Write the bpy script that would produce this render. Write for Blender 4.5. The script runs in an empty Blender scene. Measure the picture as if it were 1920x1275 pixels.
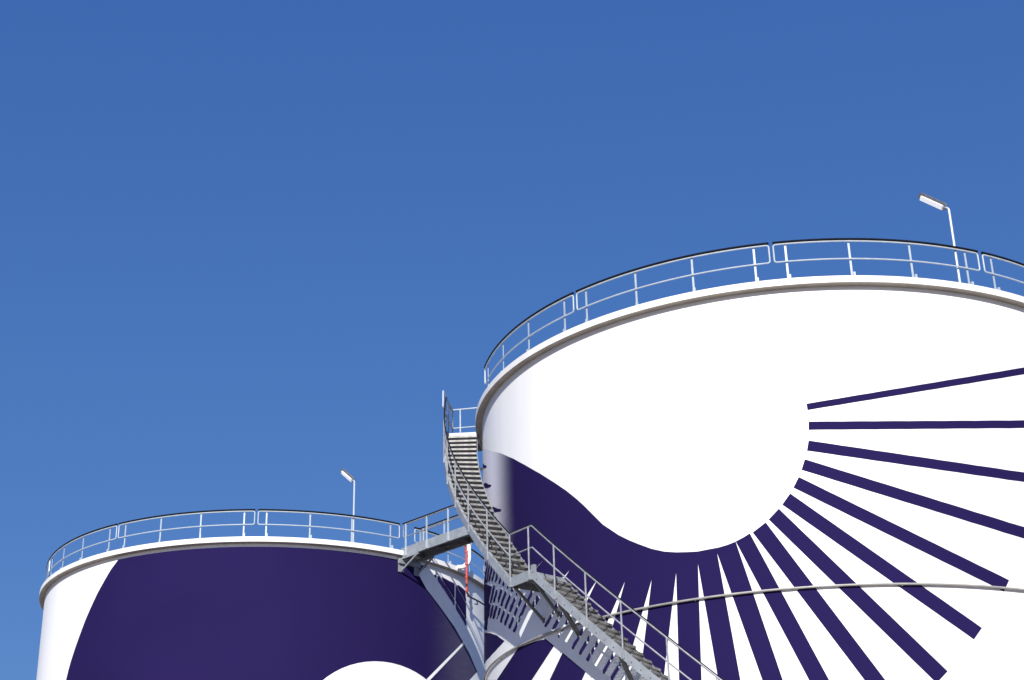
import bpy, bmesh, math, random, mathutils.geometry
from mathutils import Vector, Matrix
R = math.radians; PI = math.pi
random.seed(4)
C = bpy.context.scene.collection
sc = bpy.context.scene

# ---------------- camera, sky, sun, exposure ----------------
PITCH, ROLL = 0.4314, -0.0221
fw = Vector((0, math.cos(PITCH), math.sin(PITCH))); up = Vector((0, -math.sin(PITCH), math.cos(PITCH))); rt = Vector((1, 0, 0))
r2 = rt*math.cos(ROLL) + up*math.sin(ROLL); u2 = -rt*math.sin(ROLL) + up*math.cos(ROLL)
cam = bpy.data.objects.new('camera', bpy.data.cameras.new('camera')); C.objects.link(cam)
M = Matrix((r2, u2, -fw)).transposed().to_4x4(); M.translation = Vector((0, 0, 1.7))
cam.matrix_world = M
cam.data.sensor_width = 36; cam.data.lens = 3038.6/1920*36; cam.data.clip_end = 6000; cam.data.clip_start = .05
sc.camera = cam
SUN_AZ, SUN_EL = -95.5, 30.5          # direction towards the sun, degrees from +X
w = bpy.data.worlds.new('World'); sc.world = w; w.use_nodes = True
nt = w.node_tree; nt.nodes.clear()
sky = nt.nodes.new('ShaderNodeTexSky'); sky.sky_type = 'NISHITA'; sky.sun_disc = False
sky.sun_elevation = R(SUN_EL); sky.sun_rotation = R(90 - SUN_AZ)
sky.altitude = 0; sky.air_density = 0.7; sky.dust_density = 1.5; sky.ozone_density = 10.0
bg = nt.nodes.new('ShaderNodeBackground'); bg.inputs[1].default_value = 0.1
wo = nt.nodes.new('ShaderNodeOutputWorld')
# tone of the sky per channel, so that it is evenly blue overhead and paler low down
sp = nt.nodes.new('ShaderNodeSeparateColor'); cb = nt.nodes.new('ShaderNodeCombineColor'); nt.links.new(sky.outputs[0], sp.inputs[0])
for ch, (k_, g_) in enumerate(((.813, .80), (1.067, .60), (2.172, .35))):
    pw = nt.nodes.new('ShaderNodeMath'); pw.operation = 'POWER'; pw.inputs[1].default_value = g_
    mu = nt.nodes.new('ShaderNodeMath'); mu.operation = 'MULTIPLY'; mu.inputs[1].default_value = k_
    nt.links.new(sp.outputs[ch], pw.inputs[0]); nt.links.new(pw.outputs[0], mu.inputs[0]); nt.links.new(mu.outputs[0], cb.inputs[ch])
nt.links.new(cb.outputs[0], bg.inputs[0]); nt.links.new(bg.outputs[0], wo.inputs[0])
sl = bpy.data.lights.new('sun', 'SUN'); sl.energy = 4.2; sl.angle = R(.5); sl.color = (1, .965, .91)
so = bpy.data.objects.new('sun', sl); C.objects.link(so)
sd = Vector((math.cos(R(SUN_EL))*math.cos(R(SUN_AZ)), math.cos(R(SUN_EL))*math.sin(R(SUN_AZ)), math.sin(R(SUN_EL))))
so.rotation_euler = sd.to_track_quat('Z', 'Y').to_euler(); so.location = (0, -20, 40)
sc.view_settings.view_transform = 'Standard'; sc.view_settings.look = 'None'
sc.view_settings.gamma = 1; sc.view_settings.exposure = 0.6

# ---------------- materials ----------------
def mat(name, col, rough=.5, metal=0, var=.0, scale=6, bump=0, spec=.5, stretch=None):
    m = bpy.data.materials.new(name); m.use_nodes = True; n = m.node_tree.nodes; l = m.node_tree.links
    b = n['Principled BSDF']; b.inputs['Base Color'].default_value = (*col, 1)
    b.inputs['Roughness'].default_value = rough; b.inputs['Metallic'].default_value = metal
    b.inputs['Specular IOR Level'].default_value = spec
    if var or bump:
        tc = n.new('ShaderNodeTexCoord'); mp = n.new('ShaderNodeMapping'); l.new(tc.outputs['Object'], mp.inputs[0])
        if stretch: mp.inputs['Scale'].default_value = stretch
        nz = n.new('ShaderNodeTexNoise'); nz.inputs['Scale'].default_value = scale; nz.inputs['Detail'].default_value = 6
        l.new(mp.outputs[0], nz.inputs['Vector'])
        if var:
            cr = n.new('ShaderNodeValToRGB'); cr.color_ramp.elements[0].position = .3; cr.color_ramp.elements[1].position = .7
            cr.color_ramp.elements[0].color = (*[c*(1-var) for c in col], 1); cr.color_ramp.elements[1].color = (*[min(1, c*(1+var)) for c in col], 1)
            l.new(nz.outputs[0], cr.inputs[0]); l.new(cr.outputs[0], b.inputs['Base Color'])
        if bump:
            bp = n.new('ShaderNodeBump'); bp.inputs['Strength'].default_value = bump; bp.inputs['Distance'].default_value = .02
            l.new(nz.outputs[0], bp.inputs['Height']); l.new(bp.outputs[0], b.inputs['Normal'])
    return m
WHITE = mat('white_tank_paint', (.79, .79, .78), .42, var=.03, scale=2.2, bump=.04, stretch=(1, 1, .12))
PURPLE = mat('purple_mural_paint', (.0145, .0092, .060), .8, var=.04, scale=.5, spec=.04)
WEDGE = mat('white_mural_paint', (.79, .79, .78), .42, var=.03, scale=2.2, stretch=(1, 1, .12))
UNDER = mat('shaded_rim_underside', (.36, .32, .28), .7, var=.15, scale=3, bump=.05)  # rim paint darkened, the shade under the overhang put into its colour
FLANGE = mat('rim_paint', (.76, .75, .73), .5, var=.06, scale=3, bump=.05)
ROOF = mat('roof_paint', (.6, .6, .6), .6, var=.05)
GALV = mat('galvanised_steel', (.27, .285, .31), .5, .25, var=.22, scale=9, bump=.1)
PLATE = mat('galvanised_plate', (.27, .295, .32), .5, .2, var=.16, scale=5, bump=.12)
RAIL = mat('bright_rail_steel', (.46, .52, .57), .4, .2, var=.1, scale=8)
DARK = mat('dark_rail_cap', (.007, .008, .012), .9, spec=.1, var=.2, scale=10)
POST = mat('rail_post_steel', (.36, .42, .48), .5, .1, var=.12, scale=8)
GRATE = mat('tread_steel', (.195, .193, .188), .55, .3, var=.3, scale=14, bump=.1)
SHADE = mat('shaded_strut_steel', (.14, .145, .15), .6, .2, var=.25, scale=8)  # steel darkened as if in shade; also serves bolts and lamp heads
RING = mat('ring_pipe_steel', (.34, .33, .31), .5, .3, var=.15, scale=5)
RED = mat('red_pipe_paint', (.50, .055, .03), .45, var=.25, scale=10)
BLACK = mat('black_hose', (.02, .018, .018), .5, var=.1)
LENS = mat('lamp_lens', (.88, .88, .86), .25, var=.01)
GROUND = mat('yard_concrete', (.19, .165, .14), .9, var=.15, scale=.4, bump=.2)

# paint whose left border is sprayed thin: a vertex attribute says how much of it covers the white
def spray_mat():
    m = PURPLE.copy(); m.name = 'purple_sprayed_paint'; n = m.node_tree.nodes; l = m.node_tree.links
    b = n['Principled BSDF']; src = b.inputs['Base Color'].links[0].from_socket
    at = n.new('ShaderNodeAttribute'); at.attribute_name = 'cover'
    nz = n.new('ShaderNodeTexNoise'); nz.inputs['Scale'].default_value = 2.2; nz.inputs['Detail'].default_value = 8
    mp = n.new('ShaderNodeMapping'); mp.inputs['Scale'].default_value = (1, 1, 3.5)
    tc = n.new('ShaderNodeTexCoord'); l.new(tc.outputs['Object'], mp.inputs[0]); l.new(mp.outputs[0], nz.inputs['Vector'])
    ma = n.new('ShaderNodeMath'); ma.operation = 'MULTIPLY_ADD'; ma.inputs[1].default_value = .05; l.new(nz.outputs[0], ma.inputs[0]) 
    sb = n.new('ShaderNodeMath'); sb.operation = 'MULTIPLY_ADD'; sb.inputs[1].default_value = 1.25; sb.inputs[2].default_value = -.15; l.new(at.outputs['Fac'], sb.inputs[0]); l.new(sb.outputs[0], ma.inputs[2])
    mr = n.new('ShaderNodeMapRange'); mr.interpolation_type = 'SMOOTHSTEP'; l.new(ma.outputs[0], mr.inputs[0])
    mx = n.new('ShaderNodeMix'); mx.data_type = 'RGBA'; mx.inputs[6].default_value = (.60, .60, .68, 1)
    l.new(mr.outputs[0], mx.inputs[0]); l.new(src, mx.inputs[7]); l.new(mx.outputs[2], b.inputs['Base Color'])
    return m
SPRAY = spray_mat()

# ---------------- helpers ----------------
def bm_new(): return bmesh.new()
def obj(name, bm, m, parent=None, smooth=True, off=None):
    me = bpy.data.meshes.new(name); bmesh.ops.recalc_face_normals(bm, faces=bm.faces); bm.to_mesh(me); bm.free()
    me.materials.append(m)
    if smooth:
        me.polygons.foreach_set('use_smooth', [True]*len(me.polygons))
        me.set_sharp_from_angle(angle=R(35))
    o = bpy.data.objects.new(name, me); C.objects.link(o)
    if parent: o.parent = parent
    return o
def tag(o, label=None, cat=None, group=None, kind=None):
    if label: o['label'] = label
    if cat: o['category'] = cat
    if group: o['group'] = group
    if kind: o['kind'] = kind
    return o
def empty(name, loc, label, cat, group=None):
    o = bpy.data.objects.new(name, None); C.objects.link(o); o.location = loc; o.empty_display_size = .3
    return tag(o, label, cat, group)
def tube(bm, pts, r, n=8, closed=False):
    pts = [Vector(p) for p in pts]; rings = []; N = len(pts); prev = None
    for i, p in enumerate(pts):
        if closed: t = pts[(i+1) % N] - pts[i-1]
        else: t = (pts[min(i+1, N-1)] - pts[max(i-1, 0)])
        t.normalize()
        if prev is None: a = t.cross(Vector((0, 0, 1))) if abs(t.z) < .95 else t.cross(Vector((1, 0, 0)))
        else: a = prev - t*prev.dot(t)
        a.normalize(); prev = a; b = t.cross(a)
        rings.append([bm.verts.new(p + (a*math.cos(2*PI*k/n) + b*math.sin(2*PI*k/n))*r) for k in range(n)])
    for i in range(N if closed else N-1):
        A, B = rings[i], rings[(i+1) % N]
        for k in range(n): bm.faces.new((A[k], A[(k+1) % n], B[(k+1) % n], B[k]))
    if not closed:
        bm.faces.new(rings[0][::-1]); bm.faces.new(rings[-1])
def fillet(pts, r=.06, n=4):
    pts = [Vector(p) for p in pts]; out = [pts[0]]
    for i in range(1, len(pts)-1):
        a = (pts[i-1]-pts[i]); b = (pts[i+1]-pts[i]); k = min(r, a.length*.45, b.length*.45)
        a.normalize(); b.normalize(); A = pts[i]+a*k; B = pts[i]+b*k
        for j in range(n+1):
            t = j/n; out.append(A*(1-t)**2 + pts[i]*2*t*(1-t) + B*t*t)
    return out + [pts[-1]]
def boxb(bm, c, ax, ay, az, sx, sy, sz):
    c = Vector(c); vs = [bm.verts.new(c + ax*(i*sx/2) + ay*(j*sy/2) + az*(k*sz/2)) for i in (-1, 1) for j in (-1, 1) for k in (-1, 1)]
    for f in ((0, 1, 3, 2), (4, 6, 7, 5), (0, 4, 5, 1), (2, 3, 7, 6), (0, 2, 6, 4), (1, 5, 7, 3)): bm.faces.new([vs[i] for i in f])
X, Y, Z = Vector((1, 0, 0)), Vector((0, 1, 0)), Vector((0, 0, 1))
def beam(bm, a, b, wdt, hgt, upv=Z):
    a = Vector(a); b = Vector(b); t = (b-a); L = t.length; t.normalize(); s = t.cross(upv).normalized(); v = s.cross(t)
    boxb(bm, (a+b)/2, t, s, v, L, wdt, hgt)
def pol(th, r, z): return Vector((r*math.cos(R(th)), r*math.sin(R(th)), z))
def lathe(bm, prof, n=360, closed=False):
    rows = [[bm.verts.new(pol(360*i/n, r, z)) for i in range(n)] for r, z in prof]
    m = len(prof)
    for j in range(m if closed else m-1):
        A, B = rows[j], rows[(j+1) % m]
        for i in range(n): bm.faces.new((A[i], A[(i+1) % n], B[(i+1) % n], B[i]))
def ribbon(bm, th0, th1, prof, n, zf):
    """sweep a closed profile [(r, dz)] along an arc, zf(th) gives the height"""
    rows = []
    for i in range(n+1):
        th = th0 + (th1-th0)*i/n; z = zf(th)
        rows.append([bm.verts.new(pol(th, r, z+dz)) for r, dz in prof])
    k = len(prof)
    for i in range(n):
        for j in range(k): bm.faces.new((rows[i][j], rows[i][(j+1) % k], rows[i+1][(j+1) % k], rows[i+1][j]))
    bm.faces.new(rows[0]); bm.faces.new(rows[-1][::-1])
def arc(th0, th1, r, zf, n):
    return [pol(th0+(th1-th0)*i/n, r, zf(th0+(th1-th0)*i/n)) for i in range(n+1)]

def paint(poly, rad, lift, zmax, cover=None):
    """a flat outline in (angle, height) wrapped onto the shell as a thin coat of paint"""
    K = rad*PI/180; pts = []
    for th, z in poly:
        p = Vector((th*K, min(z, zmax)))
        if not pts or (p-pts[-1]).length > 1e-4: pts.append(p)
    if (pts[0]-pts[-1]).length < 1e-4: pts.pop()
    n = len(pts); ed = [(i, (i+1) % n) for i in range(n)]; allp = list(pts)
    lo = min(p.y for p in pts)-.1; hi = max(p.y for p in pts)+.1
    x0 = min(p.x for p in pts); x1 = max(p.x for p in pts)
    for t in range(math.ceil(x0/K), math.floor(x1/K)+1):
        allp += [Vector((t*K, lo)), Vector((t*K, hi))]; ed.append((len(allp)-2, len(allp)-1))
    if cover:
        for zz in range(3, 17):
            for q in (0, .5): allp += [Vector((x0-.1, zz+q)), Vector((x1+.1, zz+q))]; ed.append((len(allp)-2, len(allp)-1))
    V, E, F, *_ = mathutils.geometry.delaunay_2d_cdt(allp, ed, [], 0, 1e-5)
    def ins(q):
        c = False
        for i in range(n):
            a, b = pts[i], pts[(i+1) % n]
            if (a.y > q.y) != (b.y > q.y) and q.x < (b.x-a.x)*(q.y-a.y)/(b.y-a.y)+a.x: c = not c
        return c
    bm = bmesh.new(); vs = {}
    for f in F:
        q = sum((V[i] for i in f), Vector((0, 0)))/len(f)
        if not ins(q): continue
        for i in f:
            if i not in vs: vs[i] = bm.verts.new((V[i].x/K, V[i].y, 0))
        try: bm.faces.new([vs[i] for i in f])
        except ValueError: pass
    cov = [cover(v.co.x, v.co.y) for v in bm.verts] if cover else None
    for v in bm.verts: v.co = pol(v.co.x, rad+lift, v.co.y)
    for f in bm.faces:
        c = f.calc_center_median(); f.normal_update()
        if f.normal.x*c.x + f.normal.y*c.y < 0: f.normal_flip()
    return bm, cov
def paint_obj(name, poly, rad, lift, zmax, m, parent, cover=None):
    bm, cov = paint(poly, rad, lift, zmax, cover)
    me = bpy.data.meshes.new(name); bm.to_mesh(me); bm.free(); me.materials.append(m)
    me.polygons.foreach_set('use_smooth', [True]*len(me.polygons))
    me.normals_split_custom_set_from_vertices([Vector((v.co.x, v.co.y, 0)).normalized() for v in me.vertices])
    if cov:
        a = me.attributes.new('cover', 'FLOAT', 'POINT'); a.data.foreach_set('value', cov)
    o = bpy.data.objects.new(name, me); C.objects.link(o); o.parent = parent
    return o

# ---------------- sizes (metres; the camera stands at the origin) ----------------
X1, Y1, RW1, RR1, H1 = 6.9835, 38.7042, 7.7944, 7.97, 17.0271
X2, Y2, RW2, RR2, H2 = -8.5768, 55.3796, 7.7035, 7.89, 16.9841
SEC1 = [-169.9, -134.7, -99.6, -64.2, -29.0]
SEC2 = [-190.7, -155.7, -120.6, -85.4, -46.4]
# outlines on the shells, mural plus shadow-shaped patch and sunlit slots: [angle in degrees, height]
DEC={"T1":{"bars":[[[-96.94,14.359],[-92.05,14.441],[-87.07,14.547],[-81.94,14.679],[-76.55,14.842],[-70.78,15.041],[-64.42,15.289],[-57.07,15.607],[-47.79,16.052],[-47.66,15.894],
[-56.97,15.453],[-64.34,15.136],[-70.71,14.891],[-76.48,14.694],[-81.87,14.533],[-87.01,14.402],[-91.99,14.297],[-96.88,14.216]],[[-96.9,13.962],[-91.94,13.929],[-86.9,13.92],
[-81.71,13.935],[-76.29,13.978],[-70.48,14.055],[-64.08,14.175],[-56.69,14.357],[-47.35,14.652],[-30.82,15.321],[-32.09,15.079],[-47.79,14.458],[-57.01,14.173],[-64.33,13.994],
[-70.69,13.877],[-76.47,13.801],[-81.88,13.757],[-87.05,13.741],[-92.07,13.75],[-97.03,13.781]],[[-97.19,13.549],[-92.34,13.404],[-87.44,13.281],[-82.42,13.18],[-77.2,13.103],
[-71.67,13.053],[-65.65,13.036],[-58.85,13.065],[-50.62,13.166],[-38.79,13.434],[-39.62,13.19],[-51.14,12.94],[-59.28,12.846],[-66.05,12.82],[-72.04,12.838],[-77.57,12.889],
[-82.79,12.966],[-87.81,13.066],[-92.72,13.188],[-97.58,13.332]],[[-98.02,13.151],[-93.2,12.884],[-88.35,12.639],[-83.41,12.416],[-78.31,12.214],[-72.95,12.035],[-67.18,11.883],
[-60.77,11.765],[-53.25,11.696],[-55.02,11.442],[-62.17,11.526],[-68.36,11.653],[-73.97,11.809],[-79.22,11.991],[-84.23,12.194],[-89.1,12.418],[-93.89,12.662],[-98.67,12.928]],
[[-99.17,12.782],[-95.02,12.429],[-90.88,12.094],[-86.71,11.776],[-82.48,11.474],[-78.13,11.186],[-73.61,10.915],[-68.82,10.66],[-70.04,10.412],[-74.73,10.673],[-79.2,10.949],
[-83.5,11.241],[-87.7,11.547],[-91.84,11.869],[-95.97,12.207],[-100.11,12.563]],[[-100.67,12.448],[-96.98,12.003],[-93.32,11.576],[-89.67,11.163],[-86.01,10.765],[-82.31,10.379],
[-78.52,10.006],[-74.62,9.644],[-76.16,9.405],[-79.99,9.77],[-83.71,10.146],[-87.38,10.534],[-91.01,10.934],[-94.63,11.348],[-98.28,11.778],[-101.97,12.224]],[[-102.53,12.147],
[-99.36,11.622],[-96.24,11.114],[-93.16,10.62],[-90.1,10.14],[-87.03,9.672],[-83.96,9.215],[-80.85,8.768],[-82.71,8.535],[-85.76,8.986],[-88.78,9.446],[-91.8,9.918],
[-94.83,10.402],[-97.89,10.9],[-100.99,11.412],[-104.15,11.941]],[[-104.61,11.886],[-101.92,11.27],[-99.29,10.671],[-96.7,10.088],[-94.15,9.519],[-91.62,8.964],[-89.12,8.42],
[-86.62,7.887],[-88.49,7.67],[-90.99,8.207],[-93.51,8.755],[-96.05,9.315],[-98.62,9.888],[-101.24,10.477],[-103.91,11.082],[-106.65,11.705]]],"sw":[[-176.99,16.372],
[-169.85,15.945],[-159.38,15.305],[-154.03,14.914],[-149.89,14.566],[-145.4,14.164],[-141.62,13.794],[-138.83,13.499],[-136.47,13.215],[-134.79,12.986],[-133.19,12.751],
[-131.34,12.476],[-130.13,12.343],[-128.37,12.149],[-126.46,11.978],[-124.6,11.834],[-122.62,11.691],[-120.59,11.583],[-118.59,11.519],[-116.71,11.483],[-115.2,11.462],
[-113.53,11.472],[-111.96,11.481],[-110.56,11.511],[-109.41,11.553],[-108.16,11.621],[-107.09,11.693],[-106.44,11.479],[-105.79,11.267],[-105.15,11.057],[-104.51,10.848],
[-103.88,10.641],[-103.26,10.436],[-102.63,10.232],[-102.02,10.03],[-101.4,9.829],[-100.79,9.63],[-100.19,9.432],[-99.59,9.236],[-98.99,9.041],[-98.39,8.847],[-97.8,8.655],
[-97.21,8.464],[-96.63,8.274],[-96.04,8.086],[-95.46,7.898],[-94.89,7.712],[-94.31,7.527],[-93.74,7.343],[-93.17,7.161],[-95.38,6.975],[-97.3,6.969],[-99.22,6.965],[-101.15,6.962],
[-103.28,6.734],[-104.78,6.658],[-106.28,6.584],[-107.79,6.51],[-109.31,6.436],[-110.84,6.364],[-112.39,6.292],[-113.95,6.22],[-115.53,6.15],[-117.13,6.08],[-118.75,6.01],
[-120.4,5.99],[-122.07,5.971],[-123.78,5.953],[-125.53,5.936],[-127.33,5.919],[-129.19,5.904],[-131.1,5.89],[-133.09,5.878],[-135.15,5.867],[-137.32,5.857],[-139.56,5.927],
[-141.95,6.001],[-144.5,6.079],[-147.27,6.161],[-150.33,6.251],[-153.78,6.349],[-157.84,6.46],[-162.98,6.593],[-171.31,6.788],[-177.69,6.949],[-177.48,6.988],[-176.68,7.209],
[-177.35,7.461],[-176.59,7.684],[-177.23,7.938],[-178.57,8.211],[-177.11,8.42],[-178.16,8.69],[-177.01,8.908],[-177.92,9.179],[-176.9,9.4],[-177.73,9.673],[-176.8,9.898],
[-177.57,10.173],[-176.71,10.401],[-177.42,10.678],[-176.62,10.909],[-177.29,11.19],[-176.53,11.423],[-177.17,11.706],[-178.42,12.015],[-177.05,12.229],[-178.08,12.533],
[-176.94,12.757],[-177.85,13.062],[-176.84,13.291],[-177.66,13.597],[-176.74,13.831],[-177.5,14.139],[-176.64,14.377],[-177.36,14.688],[-176.55,14.929],[-177.23,15.243],
[-176.46,15.488],[-177.1,15.804],[-178.3,16.152],[-176.99,16.372]],"w":[[[-109.3,11.562],[-109.0,11.396],[-108.71,11.231],[-108.41,11.068],[-108.12,10.905],[-107.83,10.742],
[-107.54,10.581],[-107.26,10.421],[-106.97,10.261],[-106.69,10.102],[-106.41,9.944],[-106.13,9.787],[-105.85,9.631],[-105.57,9.475],[-105.3,9.32],[-105.02,9.166],[-104.75,9.013],
[-104.48,8.86],[-104.21,8.708],[-103.94,8.557],[-103.67,8.407],[-103.41,8.257],[-103.14,8.108],[-102.88,7.96],[-102.62,7.812],[-102.36,7.665],[-102.1,7.519],[-101.84,7.373],
[-101.58,7.229],[-101.33,7.084],[-101.07,6.941],[-100.82,6.798],[-100.56,6.656],[-100.31,6.514],[-100.06,6.373],[-99.81,6.233],[-99.56,6.093],[-99.32,5.954],[-99.07,5.815],
[-98.82,5.677],[-98.58,5.54],[-98.34,5.403],[-98.09,5.267],[-96.94,5.261],[-95.8,5.256],[-94.65,5.251],[-93.5,5.246],[-92.34,5.242],[-91.19,5.238],[-90.02,5.234],[-90.42,5.361],
[-90.82,5.488],[-91.21,5.616],[-91.61,5.744],[-92.01,5.873],[-92.41,6.002],[-92.81,6.132],[-93.22,6.263],[-93.62,6.394],[-94.03,6.525],[-94.43,6.657],[-94.84,6.79],[-95.25,6.923],
[-95.66,7.057],[-96.07,7.191],[-96.48,7.327],[-96.9,7.462],[-97.31,7.599],[-97.73,7.736],[-98.15,7.873],[-98.57,8.012],[-98.99,8.151],[-99.41,8.29],[-99.84,8.431],[-100.27,8.572],
[-100.7,8.714],[-101.13,8.856],[-101.56,9.0],[-102.0,9.144],[-102.43,9.288],[-102.87,9.434],[-103.32,9.58],[-103.76,9.728],[-104.21,9.876],[-104.66,10.024],[-105.11,10.174],
[-105.56,10.325],[-106.02,10.476],[-106.48,10.628],[-106.94,10.782],[-107.41,10.936],[-107.87,11.091],[-108.34,11.247],[-108.82,11.404]],[[-112.19,11.357],[-112.06,11.189],
[-111.93,11.021],[-111.8,10.855],[-111.68,10.689],[-111.55,10.523],[-111.42,10.359],[-111.3,10.195],[-111.17,10.032],[-111.05,9.87],[-110.92,9.709],[-110.8,9.548],[-110.68,9.388],
[-110.56,9.229],[-110.44,9.071],[-110.32,8.913],[-110.2,8.756],[-110.08,8.6],[-109.96,8.444],[-109.84,8.289],[-109.72,8.135],[-109.6,7.982],[-109.49,7.829],[-109.37,7.677],
[-109.26,7.525],[-109.14,7.374],[-109.03,7.224],[-108.91,7.075],[-108.8,6.926],[-108.69,6.778],[-108.57,6.63],[-108.46,6.483],[-108.35,6.337],[-108.24,6.191],[-108.13,6.046],
[-108.02,5.902],[-106.92,5.893],[-105.83,5.884],[-104.74,5.876],[-103.66,5.868],[-102.59,5.86],[-101.51,5.853],[-101.78,5.993],[-102.05,6.134],[-102.33,6.275],[-102.6,6.417],
[-102.88,6.56],[-103.15,6.704],[-103.43,6.848],[-103.71,6.993],[-103.99,7.138],[-104.27,7.284],[-104.56,7.431],[-104.84,7.579],[-105.13,7.727],[-105.42,7.876],[-105.71,8.026],
[-106.0,8.176],[-106.29,8.328],[-106.59,8.48],[-106.88,8.633],[-107.18,8.786],[-107.48,8.94],[-107.78,9.096],[-108.08,9.252],[-108.39,9.408],[-108.69,9.566],[-109.0,9.724],
[-109.31,9.884],[-109.62,10.044],[-109.94,10.205],[-110.25,10.367],[-110.57,10.53],[-110.89,10.693],[-111.21,10.858],[-111.54,11.023],[-111.86,11.19]],[[-115.26,11.194],
[-115.31,11.026],[-115.36,10.859],[-115.41,10.692],[-115.46,10.526],[-115.51,10.36],[-115.55,10.195],[-115.6,10.031],[-115.65,9.868],[-115.7,9.705],[-115.75,9.543],[-115.8,9.382],
[-115.84,9.221],[-115.89,9.061],[-115.94,8.901],[-115.99,8.742],[-116.03,8.584],[-116.08,8.426],[-116.13,8.269],[-116.17,8.113],[-116.22,7.957],[-116.27,7.802],[-116.31,7.648],
[-116.36,7.494],[-116.4,7.341],[-116.45,7.188],[-116.5,7.036],[-116.54,6.885],[-116.59,6.734],[-116.63,6.583],[-116.68,6.434],[-116.72,6.285],[-116.76,6.136],[-116.81,5.988],
[-115.4,5.973],[-114.0,5.958],[-112.63,5.945],[-111.27,5.931],[-111.38,6.079],[-111.49,6.228],[-111.6,6.378],[-111.72,6.528],[-111.83,6.678],[-111.94,6.83],[-112.06,6.982],
[-112.17,7.135],[-112.29,7.288],[-112.41,7.442],[-112.52,7.597],[-112.64,7.753],[-112.76,7.909],[-112.88,8.066],[-113.0,8.224],[-113.12,8.382],[-113.24,8.542],[-113.36,8.702],
[-113.48,8.862],[-113.6,9.024],[-113.73,9.186],[-113.85,9.349],[-113.97,9.513],[-114.1,9.677],[-114.23,9.843],[-114.35,10.009],[-114.48,10.176],[-114.61,10.343],[-114.74,10.512],
[-114.87,10.681],[-115.0,10.852],[-115.13,11.023]],[[-118.81,11.08],[-119.05,10.916],[-119.29,10.752],[-119.52,10.589],[-119.76,10.427],[-120.0,10.265],[-120.23,10.103],
[-120.47,9.943],[-120.7,9.782],[-120.94,9.623],[-121.17,9.463],[-121.41,9.305],[-121.64,9.147],[-121.87,8.989],[-122.11,8.832],[-122.34,8.675],[-122.57,8.519],[-122.81,8.364],
[-123.04,8.209],[-123.27,8.054],[-123.5,7.9],[-123.73,7.747],[-123.97,7.594],[-124.2,7.441],[-124.43,7.289],[-124.66,7.138],[-123.06,7.113],[-121.49,7.09],[-119.95,7.068],
[-119.91,7.221],[-119.86,7.374],[-119.82,7.529],[-119.77,7.683],[-119.73,7.839],[-119.69,7.995],[-119.64,8.151],[-119.6,8.308],[-119.55,8.466],[-119.51,8.625],[-119.46,8.784],
[-119.42,8.944],[-119.37,9.104],[-119.33,9.265],[-119.28,9.427],[-119.23,9.589],[-119.19,9.752],[-119.14,9.916],[-119.1,10.08],[-119.05,10.245],[-119.0,10.411],[-118.95,10.577],
[-118.91,10.744],[-118.86,10.912]],[[-122.93,11.03],[-123.39,10.875],[-123.85,10.721],[-124.31,10.567],[-124.77,10.413],[-125.23,10.26],[-125.69,10.107],[-126.15,9.955],
[-126.62,9.803],[-127.09,9.652],[-127.56,9.5],[-128.03,9.35],[-128.5,9.2],[-128.98,9.05],[-129.45,8.9],[-129.93,8.751],[-130.41,8.603],[-130.9,8.454],[-131.38,8.306],
[-131.87,8.159],[-132.36,8.011],[-132.86,7.864],[-133.36,7.718],[-133.86,7.571],[-134.36,7.425],[-132.36,7.388],[-130.44,7.354],[-128.58,7.322],[-128.33,7.477],[-128.09,7.633],
[-127.84,7.79],[-127.6,7.947],[-127.35,8.105],[-127.11,8.263],[-126.86,8.421],[-126.62,8.58],[-126.37,8.74],[-126.13,8.9],[-125.88,9.06],[-125.64,9.222],[-125.39,9.383],
[-125.15,9.545],[-124.9,9.708],[-124.66,9.871],[-124.41,10.035],[-124.16,10.2],[-123.92,10.365],[-123.67,10.53],[-123.42,10.696],[-123.18,10.863]],[[-127.62,11.116],
[-128.28,10.975],[-128.95,10.834],[-129.62,10.694],[-130.3,10.554],[-130.98,10.415],[-131.67,10.276],[-132.37,10.137],[-133.07,9.999],[-133.78,9.861],[-134.5,9.724],
[-135.23,9.587],[-135.96,9.45],[-136.71,9.314],[-137.46,9.177],[-138.23,9.042],[-139.01,8.906],[-139.8,8.771],[-140.6,8.637],[-141.42,8.502],[-142.25,8.368],[-143.1,8.234],
[-143.97,8.101],[-144.85,7.968],[-145.76,7.835],[-146.69,7.702],[-144.12,7.648],[-141.73,7.598],[-139.49,7.553],[-138.96,7.698],[-138.42,7.843],[-137.9,7.988],[-137.38,8.133],
[-136.86,8.279],[-136.34,8.425],[-135.83,8.572],[-135.33,8.718],[-134.82,8.865],[-134.33,9.013],[-133.83,9.161],[-133.34,9.309],[-132.85,9.457],[-132.36,9.606],[-131.88,9.755],
[-131.39,9.905],[-130.92,10.055],[-130.44,10.205],[-129.96,10.356],[-129.49,10.507],[-129.02,10.658],[-128.55,10.81],[-128.09,10.963]],[[-132.95,11.299],[-133.93,11.178],
[-134.92,11.057],[-135.93,10.937],[-136.96,10.817],[-138.02,10.698],[-139.09,10.58],[-140.19,10.462],[-141.32,10.346],[-142.49,10.23],[-143.68,10.115],[-144.92,10.001],
[-146.19,9.887],[-147.52,9.776],[-148.91,9.665],[-150.36,9.556],[-151.88,9.448],[-153.5,9.342],[-155.23,9.239],[-157.1,9.139],[-159.15,9.043],[-161.45,8.952],[-164.12,8.87],
[-167.43,8.802],[-172.33,8.772],[-176.71,8.725],[-178.3,8.404],[-165.81,8.107],[-159.29,7.954],[-157.69,8.073],[-156.21,8.193],[-154.83,8.314],[-153.52,8.437],[-152.27,8.561],
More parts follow.
